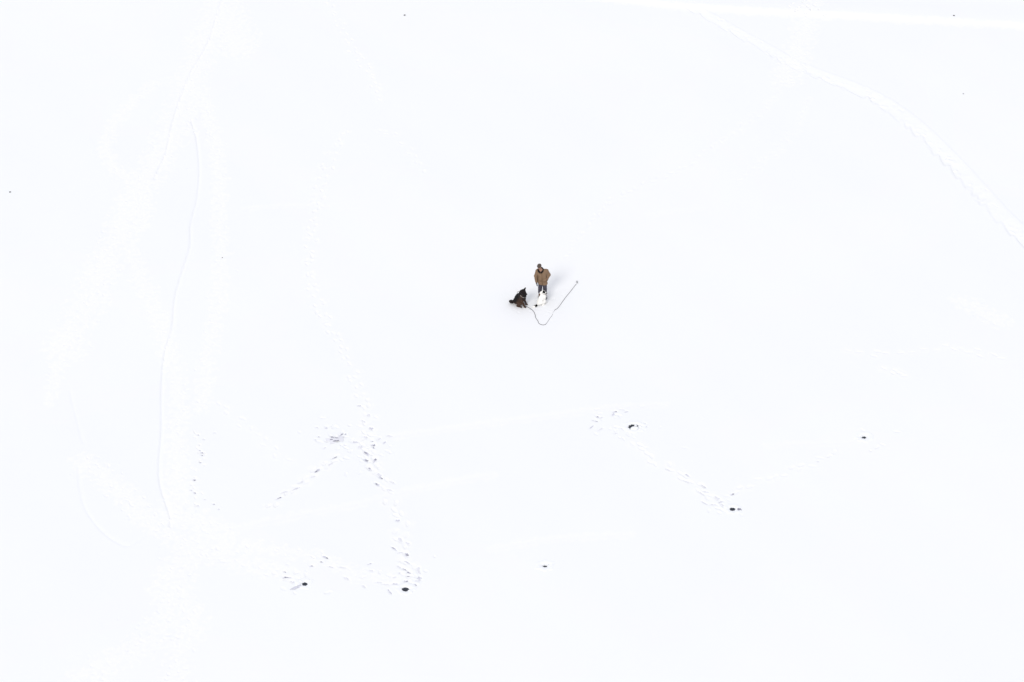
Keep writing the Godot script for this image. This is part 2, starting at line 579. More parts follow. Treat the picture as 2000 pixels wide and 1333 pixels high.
# ------------------------------------------------------------------ the man
func build_man(at: Vector3) -> void:
	var t := thing("person", "person in brown winter coat and grey cap standing, head bowed, hand in pocket", "person", at)
	var skin := lin(0.36, 0.21, 0.15)
	var head := Vector3(-0.145, 1.655, 0.085)
	var tilt := Basis.from_euler(Vector3(0.42, -0.28, 0.10))
	# body: head, neck, trunk, limbs and hands in one skin
	var b := Volume.new(Vector3(-0.42, 0.0, -0.24), Vector3(0.42, 1.56, 0.34), 0.014)
	b.capsule(Vector3(0, 0.95, 0), Vector3(-0.03, 1.2, 0), 0.12, 0.13)
	b.capsule(Vector3(-0.03, 1.2, 0), Vector3(-0.06, 1.36, 0), 0.13, 0.14)
	b.capsule(Vector3(-0.20, 1.38, -0.01), Vector3(0.12, 1.39, -0.02), 0.06, 0.06)
	b.capsule(Vector3(-0.07, 1.40, 0), Vector3(-0.11, 1.54, 0.04), 0.065, 0.055)
	for s in [-1, 1]:
		var fwd: float = 0.03 if s > 0 else -0.03
		b.capsule(Vector3(s * 0.09, 0.92, 0), Vector3(s * 0.105, 0.50, 0.02 + fwd), 0.085, 0.055)
		b.capsule(Vector3(s * 0.105, 0.50, 0.02 + fwd), Vector3(s * 0.11, 0.10, -0.02 + fwd), 0.055, 0.038)
		b.capsule(Vector3(s * 0.11, 0.06, -0.02 + fwd), Vector3(s * 0.13, 0.05, 0.10 + fwd), 0.035, 0.03)
	b.capsule(Vector3(-0.23, 1.38, -0.01), Vector3(-0.30, 1.12, 0.0), 0.05, 0.042)
	b.capsule(Vector3(-0.30, 1.12, 0.0), Vector3(-0.262, 0.85, 0.08), 0.042, 0.030)
	b.capsule(Vector3(0.17, 1.39, -0.02), Vector3(0.27, 1.14, -0.07), 0.05, 0.042)
	b.capsule(Vector3(0.27, 1.14, -0.07), Vector3(0.165, 0.99, 0.085), 0.042, 0.030)
	b.capsule(Vector3(0.165, 0.99, 0.085), Vector3(0.12, 0.93, 0.09), 0.032, 0.028)
	var bm := b.mesh(func(_p, _n): return skin)
	var h := Volume.new(Vector3(-0.30, 1.46, -0.06), Vector3(0.03, 1.82, 0.25), 0.0045)
	var hp := func(x: float, y: float, z: float) -> Vector3: return head + tilt * Vector3(x, y, z)
	h.ball(hp.call(0, 0.03, -0.01), Vector3(0.076, 0.092, 0.094), 0.02, tilt)
	h.ball(hp.call(0, -0.045, 0.022), Vector3(0.062, 0.075, 0.068), 0.03, tilt)
	h.capsule(hp.call(0, -0.05, -0.03), Vector3(-0.10, 1.48, 0.03), 0.055, 0.056, 0.03)
	h.capsule(hp.call(0, 0.015, 0.082), hp.call(0, -0.025, 0.103), 0.010, 0.015, 0.012)          # nose
	h.capsule(hp.call(-0.03, 0.028, 0.076), hp.call(0.03, 0.028, 0.076), 0.010, 0.010, 0.015)      # brow
	h.ball(hp.call(0, -0.10, 0.062), Vector3(0.026, 0.02, 0.022), 0.02, tilt)                      # chin
	h.capsule(hp.call(-0.02, -0.066, 0.082), hp.call(0.02, -0.066, 0.082), 0.006, 0.006, 0.006)    # lips
	for s in [-1, 1]:
		h.ball(hp.call(s * 0.075, -0.005, -0.005), Vector3(0.010, 0.032, 0.02), 0.008, tilt)       # ears
		h.ball(hp.call(s * 0.042, -0.02, 0.06), Vector3(0.022, 0.018, 0.018), 0.02, tilt)          # cheeks
		h.carve(hp.call(s * 0.031, 0.006, 0.088), Vector3(0.016, 0.010, 0.014), 0.012, tilt)
	var back := tilt.transposed()
	var hm := h.mesh(func(p: Vector3, _n: Vector3) -> Color:
		var q: Vector3 = back * (p - head)
		if absf(q.y + 0.066) < 0.008 and absf(q.x) < 0.024 and q.z > 0.06:
			return lin(0.28, 0.11, 0.09)
		if q.y < -0.035 and q.z > 0.0 and absf(q.x) < 0.065 and q.y > -0.13:
			return skin * 0.82                                                                     # stubble
		return skin)
	var st := SurfaceTool.new()
	st.begin(Mesh.PRIMITIVE_TRIANGLES)
	st.append_from(bm, 0, Transform3D.IDENTITY)
	st.append_from(hm, 0, Transform3D.IDENTITY)
	part("body", st.commit(), mats.skin, t)
	for s in [-1, 1]:
		var em := SphereMesh.new()
		em.radius = 0.010
		em.height = 0.020
		var e := part("eye", em, mats.eye_white, t, hp.call(s * 0.031, 0.005, 0.0725))
		var im := SphereMesh.new()
		im.radius = 0.006
		im.height = 0.012
		part("iris", im, mats.eye, e, tilt * Vector3(0, -0.002, 0.0065))
	# cap: knitted dome with a turned-up cuff
	var k := Volume.new(Vector3(-0.30, 1.58, -0.08), Vector3(0.03, 1.86, 0.25), 0.006)
	k.ball(hp.call(0, 0.045, -0.012), Vector3(0.089, 0.104, 0.106), 0.02, tilt)
	k.noise = lumps
	k.rough(0.004, Vector3(40, 12, 40))
	k.cut(-(tilt * Vector3(0, 1, 0)), -(tilt * Vector3(0, 1, 0)).dot(hp.call(0, 0.042, 0)))
	var cap := part("cap", k.mesh(func(_p, _n): return lin(0.094, 0.074, 0.062)), mats.knit, t)
	part("cuff", band(hp.call(0, 0.052, -0.012), tilt, 0.086, 0.103, 0.014), mats.cuff, cap)
	# coat
	var j := Volume.new(Vector3(-0.44, 0.64, -0.30), Vector3(0.42, 1.54, 0.34), 0.011)
	j.noise = lumps
	j.ball(Vector3(-0.015, 1.14, 0.0), Vector3(0.205, 0.36, 0.17), 0.05)
	j.ball(Vector3(-0.045, 1.28, 0.0), Vector3(0.225, 0.19, 0.155), 0.06)
	j.capsule(Vector3(-0.07, 0.74, 0.0), Vector3(-0.085, 1.05, 0.0), 0.145, 0.125, 0.06)
	j.capsule(Vector3(0.075, 0.74, 0.015), Vector3(0.065, 1.05, 0.0), 0.145, 0.125, 0.06)
	j.capsule(Vector3(-0.21, 1.375, -0.01), Vector3(0.14, 1.385, -0.02), 0.088, 0.088, 0.06)
	j.capsule(Vector3(-0.22, 1.37, -0.01), Vector3(-0.298, 1.12, 0.0), 0.086, 0.078, 0.05)
	j.capsule(Vector3(-0.298, 1.12, 0.0), Vector3(-0.265, 0.87, 0.075), 0.078, 0.060, 0.03)
	j.capsule(Vector3(0.16, 1.385, -0.02), Vector3(0.268, 1.14, -0.07), 0.088, 0.080, 0.05)
	j.capsule(Vector3(0.268, 1.14, -0.07), Vector3(0.165, 0.985, 0.11), 0.080, 0.066, 0.03)
	for i in 5:       # folds across the sleeves and a drawn waist
		j.ball(Vector3(-0.295 + 0.008 * i, 1.25 - 0.065 * i - 0.02 * (i % 2), 0.066 + 0.016 * i), Vector3(0.05, 0.011, 0.018), 0.03, Basis(Vector3.BACK, 0.5 if i % 2 else -0.25))
	j.carve(Vector3(0.0, 1.03, 0.19), Vector3(0.19, 0.010, 0.03), 0.02)
	j.carve(Vector3(-0.212, 1.06, 0.13), Vector3(0.022, 0.24, 0.09), 0.02)
	j.carve(Vector3(0.178, 1.13, 0.12), Vector3(0.022, 0.17, 0.09), 0.02)
	j.rough(0.011, Vector3(16, 9, 16))
	j.cut(Vector3(-0.12, -1, -0.05), -0.735)
	j.cut(Vector3(0.03, 1, -0.30), 1.462)
	var coat := part("coat", j.mesh(func(p: Vector3, _n: Vector3) -> Color:
		var w: float = 1.0 + 0.16 * lumps.get_noise_3d(p.x * 30, p.y * 18, p.z * 30)
		return lin(0.222, 0.146, 0.093) * w), mats.cloth, t)
	# front placket, two pocket flaps and the buttons
	var line := PackedVector3Array()
	for i in 12:
		var y: float = lerpf(1.36, 0.74, i / 11.0)
		line.append(Vector3(lerpf(-0.055, 0.0, i / 11.0), y, 0.165 + 0.012 * sin(i * 0.4)))
	part("placket", tube(line, 0.012, 6), mats.seam, coat)
	for s in [-1, 1]:
		var flap := BoxMesh.new()
		flap.size = Vector3(0.13, 0.045, 0.012)
		var pf := part("pocket_flap", flap, mats.seam, coat, Vector3(s * 0.105, 0.945 if s < 0 else 0.90, 0.150))
		pf.rotation = Vector3(0.05, s * 0.45, 0)
	# black collar, open at the throat
	var c := Volume.new(Vector3(-0.30, 1.36, -0.16), Vector3(0.12, 1.60, 0.26), 0.009)
	c.noise = lumps
	var ring := PackedVector3Array()
	for i in 17:
		var a := lerpf(-0.30, TAU + 0.30, i / 16.0) + PI / 2 + 0.3
		a = PI / 2 + lerpf(0.42, TAU - 0.42, i / 16.0)
		ring.append(Vector3(-0.09 + 0.105 * cos(a), 1.455 - 0.05 * sin(a), 0.035 + 0.115 * sin(a)))
	for i in 16:
		c.capsule(ring[i], ring[i + 1], 0.034, 0.034, 0.02)
	c.capsule(ring[0], ring[0] + Vector3(0.02, -0.055, 0.035), 0.032, 0.018, 0.02)
	c.capsule(ring[16], ring[16] + Vector3(0.0, -0.055, 0.035), 0.032, 0.018, 0.02)
	c.rough(0.010, Vector3(60, 60, 60))
	part("collar", c.mesh(func(_p, _n): return lin(0.016, 0.013, 0.013)), mats.fleece, t)
	# trousers
	var p := Volume.new(Vector3(-0.26, 0.14, -0.22), Vector3(0.28, 1.02, 0.26), 0.012)
	p.noise = lumps
	p.ball(Vector3(0, 0.90, 0), Vector3(0.165, 0.12, 0.125), 0.04)
	for s in [-1, 1]:
		var fwd: float = 0.03 if s > 0 else -0.03
		p.capsule(Vector3(s * 0.085, 0.88, 0), Vector3(s * 0.105, 0.50, 0.03 + fwd), 0.102, 0.088, 0.03)
		p.capsule(Vector3(s * 0.105, 0.50, 0.03 + fwd), Vector3(s * 0.112, 0.16, -0.01 + fwd), 0.088, 0.080, 0.015)
	p.rough(0.012, Vector3(12, 22, 12))
	p.cut(Vector3(0, -1, 0), -0.215)
	part("trousers", p.mesh(func(_p, _n): return lin(0.064, 0.062, 0.080)), mats.cloth, t)
	# boots: brown uppers with dark rubber feet
	for s in [-1, 1]:
		var fwd: float = 0.03 if s > 0 else -0.03
		var u := Volume.new(Vector3(s * 0.112 - 0.12, -0.02, -0.20), Vector3(s * 0.112 + 0.12, 0.32, 0.28), 0.009)
		u.capsule(Vector3(s * 0.112, 0.25, -0.01 + fwd), Vector3(s * 0.112, 0.09, -0.02 + fwd), 0.064, 0.054, 0.03)
		u.capsule(Vector3(s * 0.114, 0.09, 0.0 + fwd), Vector3(s * 0.122, 0.075, 0.07 + fwd), 0.05, 0.04, 0.03)
		var boot := part("boot", u.mesh(func(_p, _n): return lin(0.13, 0.062, 0.030)), mats.leather, t)
		var f := Volume.new(Vector3(s * 0.112 - 0.12, -0.03, -0.20), Vector3(s * 0.112 + 0.14, 0.16, 0.28), 0.009)
		f.ball(Vector3(s * 0.113, 0.045, -0.045 + fwd), Vector3(0.052, 0.06, 0.068), 0.03)
		f.ball(Vector3(s * 0.126, 0.040, 0.105 + fwd), Vector3(0.060, 0.062, 0.11), 0.05)
		f.cut(Vector3(0, -1, 0), 0.0)
		part("rubber_foot", f.mesh(func(_p, _n): return lin(0.045, 0.045, 0.052)), mats.rubber, boot)
		var lace := PackedVector3Array()
		for i in 7:
			lace.append(Vector3(s * 0.112 + (0.024 if i % 2 == 0 else -0.024), 0.24 - 0.018 * i, 0.052 + fwd + 0.008 * i))
		part("lace", tube(lace, 0.004, 5), mats.rubber, boot)
	# gloved hand hanging at the side: palm, four bent fingers and a thumb
	var g := Volume.new(Vector3(-0.36, 0.62, 0.0), Vector3(-0.16, 0.90, 0.22), 0.005)
	g.capsule(Vector3(-0.263, 0.86, 0.078), Vector3(-0.260, 0.81, 0.092), 0.036, 0.037, 0.015)
	g.ball(Vector3(-0.258, 0.785, 0.10), Vector3(0.026, 0.05, 0.046), 0.015)
	for i in 4:
		var zz: float = 0.068 + 0.0225 * i
		var ln: float = [0.80, 0.95, 1.0, 0.92][i]
		g.capsule(Vector3(-0.256, 0.75, zz), Vector3(-0.252, 0.75 - 0.040 * ln, zz + 0.006), 0.0125, 0.0120, 0.004)
		g.capsule(Vector3(-0.252, 0.75 - 0.040 * ln, zz + 0.006), Vector3(-0.238, 0.75 - 0.072 * ln, zz + 0.006), 0.0120, 0.0105, 0.003)
		g.capsule(Vector3(-0.238, 0.75 - 0.072 * ln, zz + 0.006), Vector3(-0.222, 0.75 - 0.082 * ln, zz + 0.005), 0.0105, 0.0095, 0.003)
	g.capsule(Vector3(-0.250, 0.805, 0.125), Vector3(-0.232, 0.765, 0.152), 0.016, 0.013, 0.012)
	g.capsule(Vector3(-0.232, 0.765, 0.152), Vector3(-0.222, 0.735, 0.152), 0.013, 0.011, 0.004)
	part("glove", g.mesh(func(_p, _n): return lin(0.014, 0.015, 0.018)), mats.leather, t)
	part("sleeve_cuff", band(Vector3(-0.265, 0.873, 0.075), Basis.from_euler(Vector3(-0.3, 0, 0.13)), 0.053, 0.053, 0.012), mats.seam, t)

# ------------------------------------------------------------------ the dogs
func sitting_dog(t: Node3D, tint: Callable, head: Vector3, hturn: Basis, bulk: float, floppy: bool, tail: PackedVector3Array, tail_r: PackedFloat32Array, fur: float, coat: Material) -> void:
	var b := Volume.new(Vector3(-0.42, -0.06, -0.78), Vector3(0.36, 0.80, 0.46), 0.011)
	b.noise = lumps
	b.capsule(Vector3(0, 0.19, -0.19), Vector3(0, 0.38, -0.08), 0.145 * bulk, 0.155 * bulk, 0.05)
	b.capsule(Vector3(0, 0.38, -0.08), Vector3(0, 0.50, 0.05), 0.155 * bulk, 0.155 * bulk, 0.05)
	b.ball(Vector3(0, 0.45, 0.10), Vector3(0.13, 0.17, 0.12) * bulk, 0.05)
	b.capsule(Vector3(0, 0.53, 0.05), head + hturn * Vector3(0, -0.03, -0.04), 0.135 * bulk, 0.088 * bulk, 0.06)
	for s in [-1, 1]:
		b.capsule(Vector3(s * 0.09, 0.22, -0.16), Vector3(s * 0.155, 0.19, 0.03), 0.115 * bulk, 0.068, 0.05)
		b.capsule(Vector3(s * 0.155, 0.17, 0.04), Vector3(s * 0.15, 0.055, -0.11), 0.055, 0.036, 0.03)
		b.capsule(Vector3(s * 0.15, 0.035, -0.11), Vector3(s * 0.155, 0.025, 0.05), 0.036, 0.036, 0.02)
		for i in 3:
			b.capsule(Vector3(s * 0.155 + (i - 1) * 0.022, 0.025, 0.05), Vector3(s * 0.158 + (i - 1) * 0.026, 0.018, 0.085), 0.019, 0.015, 0.008)
		b.capsule(Vector3(s * 0.10, 0.46, 0.08), Vector3(s * 0.105, 0.30, 0.07), 0.080 * bulk, 0.054, 0.05)
		b.capsule(Vector3(s * 0.105, 0.30, 0.07), Vector3(s * 0.11, 0.10, 0.17), 0.052, 0.034, 0.03)
		b.capsule(Vector3(s * 0.11, 0.10, 0.17), Vector3(s * 0.11, 0.035, 0.20), 0.034, 0.034, 0.02)
		for i in 3:
			b.capsule(Vector3(s * 0.11 + (i - 1) * 0.022, 0.03, 0.205), Vector3(s * 0.11 + (i - 1) * 0.026, 0.018, 0.255), 0.022, 0.015, 0.008)
	for i in tail.size() - 1:
		b.capsule(tail[i], tail[i + 1], tail_r[i], tail_r[i + 1], 0.03)
	b.rough(fur, Vector3(20, 11, 20))
	b.rough(fur * 0.5, Vector3(60, 26, 60))
	var bm := b.mesh(tint)
	var lo := head - Vector3.ONE * 0.26
	var h := Volume.new(lo, head + Vector3.ONE * 0.26, 0.0065)
	h.noise = lumps
	var hp := func(x: float, y: float, z: float) -> Vector3: return head + hturn * Vector3(x, y, z)
	h.ball(hp.call(0, 0, -0.01), Vector3(0.080, 0.074, 0.092), 0.02, hturn)
	h.capsule(hp.call(0, -0.012, 0.06), hp.call(0, -0.030, 0.165), 0.050, 0.034, 0.035)
	h.capsule(hp.call(0, -0.050, 0.05), hp.call(0, -0.056, 0.140), 0.032, 0.022, 0.02)
	h.capsule(hp.call(0, -0.02, -0.03), hp.call(0, -0.13, -0.10), 0.085, 0.10, 0.04)
	for s in [-1, 1]:
		h.ball(hp.call(s * 0.05, -0.03, 0.02), Vector3(0.035, 0.04, 0.045), 0.03, hturn)
		if floppy:
			h.capsule(hp.call(s * 0.058, 0.058, -0.03), hp.call(s * 0.085, 0.105, -0.025), 0.028, 0.022, 0.02)
			h.capsule(hp.call(s * 0.085, 0.105, -0.025), hp.call(s * 0.115, 0.070, 0.0), 0.021, 0.010, 0.01)
		else:
			h.capsule(hp.call(s * 0.060, 0.040, -0.03), hp.call(s * 0.092, 0.090, -0.030), 0.042, 0.032, 0.02)
			h.capsule(hp.call(s * 0.092, 0.090, -0.030), hp.call(s * 0.118, 0.142, -0.024), 0.032, 0.009, 0.01)
			h.carve(hp.call(s * 0.094, 0.095, 0.010), Vector3(0.016, 0.04, 0.014), 0.01, hturn)
		h.carve(hp.call(s * 0.036, 0.028, 0.080), Vector3(0.012, 0.010, 0.010), 0.010, hturn)
	h.rough(fur * 0.4, Vector3(50, 30, 50))
	var st := SurfaceTool.new()
	st.begin(Mesh.PRIMITIVE_TRIANGLES)
	st.append_from(bm, 0, Transform3D.IDENTITY)
	st.append_from(h.mesh(tint), 0, Transform3D.IDENTITY)
	part("body", st.commit(), coat, t)
	part("nose", clod(5, Vector3(0.024, 0.019, 0.018)), mats.rubber, t, hp.call(0, -0.022, 0.192))
	for s in [-1, 1]:
		var em := SphereMesh.new()
		em.radius = 0.010
		em.height = 0.020
		part("eye", em, mats.eye, t, hp.call(s * 0.036, 0.028, 0.069))

func build_dark_dog(at: Vector3, turn: float) -> Node3D:
	var t := thing("dog", "black and tan dog sitting upright in a harness, bushy tail stretched out", "dog", at, turn)
	t.scale = Vector3.ONE * 1.06
	var head := Vector3(0.0, 0.72, 0.12)
	var hturn := Basis.from_euler(Vector3(0.24, -0.45, 0.08))
	var tint := func(p: Vector3, n: Vector3) -> Color:
		var w: float = lumps.get_noise_3d(p.x * 22, p.y * 13, p.z * 22)
		var black := lin(0.010, 0.009, 0.010)
		var tan_ := lin(0.086, 0.050, 0.033) * (1.0 + 0.7 * w)
		if p.y > 0.59:
			return black.lerp(tan_, 0.05)
		var saddle: float = smoothstep(-0.09, 0.07, -p.z + (p.y - 0.42) * 0.35 - absf(p.x) * 0.45 + 0.06 * w)   # the black of the back
		if p.y < 0.24:
			saddle *= smoothstep(0.14, 0.24, p.y)
		if p.z < -0.31:
			saddle = 0.55                                                                                     # tail
			tan_ = lin(0.060, 0.040, 0.032)
		var bib: float = smoothstep(0.30, 0.44, p.y) * smoothstep(0.08, 0.16, p.z + 0.1 * w) * 0.75
		return tan_.lerp(black, clampf(maxf(saddle, bib) + 0.24 + 0.45 * w, 0.0, 1.0))
	sitting_dog(t, tint, head, hturn, 1.0, false, PackedVector3Array([Vector3(0, 0.14, -0.26), Vector3(0.0, 0.10, -0.36), Vector3(-0.05, 0.12, -0.42), Vector3(-0.08, 0.15, -0.46)]), PackedFloat32Array([0.05, 0.060, 0.068, 0.048]), 0.016, mats.fur)
	var h := part("harness", band(Vector3(0, 0.46, 0.01), Basis.from_euler(Vector3(1.15, 0, 0)), 0.185, 0.195, 0.013), mats.strap, t)
	part("chest_strap", band(Vector3(0, 0.54, 0.09), Basis.from_euler(Vector3(0.55, 0, 0)), 0.152, 0.148, 0.013), mats.webbing, h)
	part("harness_grip", tube(PackedVector3Array([Vector3(-0.02, 0.56, -0.155), Vector3(-0.01, 0.605, -0.165), Vector3(0.01, 0.64, -0.14), Vector3(0.02, 0.65, -0.10), Vector3(0.02, 0.62, -0.08)]), 0.014, 6), mats.webbing, h)
	part("collar", band(Vector3(0.01, 0.635, 0.09), Basis.from_euler(Vector3(0.35, 0, 0)), 0.108, 0.112, 0.011), mats.strap, t)
	return t

func build_white_dog(at: Vector3, turn: float) -> void:
	var t := thing("dog", "white dog with black face and tail patches, sitting at the person's feet", "dog", at, turn)
	t.scale = Vector3.ONE * 0.80
	var head := Vector3(0.02, 0.73, 0.14)
	var hturn := Basis.from_euler(Vector3(0.30, -0.85, -0.10))
	var back := hturn.transposed()
	var tint := func(p: Vector3, n: Vector3) -> Color:
		var w: float = lumps.get_noise_3d(p.x * 22, p.y * 13, p.z * 22)
		var white := lin(0.87, 0.855, 0.82) * (1.0 + 0.03 * w)
		var black := lin(0.008, 0.008, 0.009)
		var q: Vector3 = back * (p - head)
		if p.y > 0.60 and q.z < 0.085 and q.y > -0.045 and q.y < 0.2 and absf(q.x) > 0.022 + 0.02 * w and q.z > -0.075:
			return black                                                         # eye and ear patches, a blaze between
		if p.y > 0.6 and q.z > 0.138:
			return black                                                         # muzzle tip
		if p.z < -0.37 and p.z > -0.55 + 0.05 * w:
			return black                                                         # tail patch
		if Vector2(p.y - 0.34, p.z + 0.10).length() < 0.022 and p.x < -0.05:
			return lin(0.30, 0.28, 0.26)
		if p.y < 0.06 and p.z > 0.02:
			return white.lerp(lin(0.45, 0.43, 0.42), 0.55)                       # greyer paws
		return white
	sitting_dog(t, tint, head, hturn, 0.95, true, PackedVector3Array([Vector3(0, 0.12, -0.28), Vector3(0.02, 0.07, -0.40), Vector3(0.03, 0.06, -0.52), Vector3(0.06, 0.05, -0.66)]), PackedFloat32Array([0.04, 0.055, 0.06, 0.028]), 0.009, mats.fur)
	part("collar", band(Vector3(0.01, 0.635, 0.10), Basis.from_euler(Vector3(0.35, 0, 0)), 0.112, 0.116, 0.013), mats.webbing, t)

# ------------------------------------------------------------------
func _ready() -> void:
	# camera, sky, sun, exposure
	var cam := Camera3D.new()
	cam.name = "camera"
	cam.fov = rad_to_deg(2.0 * atan(666.5 / FOCAL))
	cam.near = 1.0
	cam.far = 4000.0
	eye = Vector3(0, DIST * sin(deg_to_rad(PITCH)), DIST * cos(deg_to_rad(PITCH)))
	look = Basis.from_euler(Vector3(-deg_to_rad(PITCH), 0, 0))
	cam.transform = Transform3D(look, eye)
	add_child(cam)
	cam.current = true
	var env := Environment.new()
	var sky := Sky.new()
	var sm := ProceduralSkyMaterial.new()
	sm.sky_top_color = Color(0.885, 0.895, 0.925)
	sm.sky_horizon_color = Color(0.955, 0.958, 0.968)
	sm.sky_curve = 0.25
	sm.ground_bottom_color = Color(0.90, 0.91, 0.93)
	sm.ground_horizon_color = Color(0.955, 0.958, 0.968)
	sm.sky_energy_multiplier = 1.0
	sm.sun_angle_max = 1.0
	sky.sky_material = sm
	env.background_mode = Environment.BG_SKY
	env.sky = sky
	env.tonemap_mode = Environment.TONE_MAPPER_LINEAR
	env.tonemap_exposure = 1.127
	env.sdfgi_enabled = true
	env.ssao_enabled = true
	env.ssil_enabled = true
	var we := WorldEnvironment.new()
	we.name = "world_environment"
	we.environment = env
	add_child(we)
	var sun := DirectionalLight3D.new()
	sun.name = "sun"
	sun.light_energy = 0.45
	sun.light_color = Color(1.0, 0.985, 0.96)
	sun.light_angular_distance = 20.0
	sun.shadow_enabled = true
	add_child(sun)
	sun.look_at_from_position(Vector3.ZERO, Vector3(1.05, -1.8, -2.3), Vector3.UP)

	rng.seed = 20231
	lumps.seed = 11
	lumps.frequency = 1.0
	lumps.fractal_octaves = 2
	relief.resize((N + 1) * (N + 1))
	whiteness.resize((N + 1) * (N + 1))
	touched.resize((N / TILE) * (N / TILE))
	material("snow", lin(0.84, 0.85, 0.87), 0.85)
	material("snow_sheet", Color.WHITE, 0.85, 0.0, 1.0, true)
	material("faint_slush", lin(0.73, 0.73, 0.78), 0.5)
	material("slush", lin(0.61, 0.61, 0.69), 0.4)
	material("wet_slush", lin(0.28, 0.275, 0.34), 0.3)
	material("water", lin(0.030, 0.035, 0.048), 0.2)
	material("skin", Color.WHITE, 0.6, 0.0, 1.0, true)
	material("cloth", Color.WHITE, 0.9, 0.5, 6.0, true)
	material("knit", Color.WHITE, 0.95, 0.8, 14.0, true)
	material("fleece", Color.WHITE, 0.95, 0.8, 14.0, true)
	material("leather", Color.WHITE, 0.6, 0.4, 10.0, true)
	material("rubber", lin(0.02, 0.02, 0.022), 0.45)
	material("fur", Color.WHITE, 0.8, 0.8, 12.0, true)
	material("cuff", lin(0.105, 0.088, 0.078), 0.95, 0.8, 16.0)
	material("seam", lin(0.195, 0.122, 0.074), 0.9)
	material("strap", lin(0.03, 0.03, 0.034), 0.7)
	material("webbing", lin(0.30, 0.28, 0.27), 0.7)
	material("rope", lin(0.030, 0.028, 0.036), 0.75)
	material("eye", lin(0.012, 0.008, 0.006), 0.1)
	material("eye_white", lin(0.32, 0.30, 0.28), 0.3)
	material("debris", lin(0.035, 0.032, 0.030), 0.9)

	work_the_snow()
	var snow := build_snow()
	lay_slush(snow)
	holes()
	figures()
	scraps()

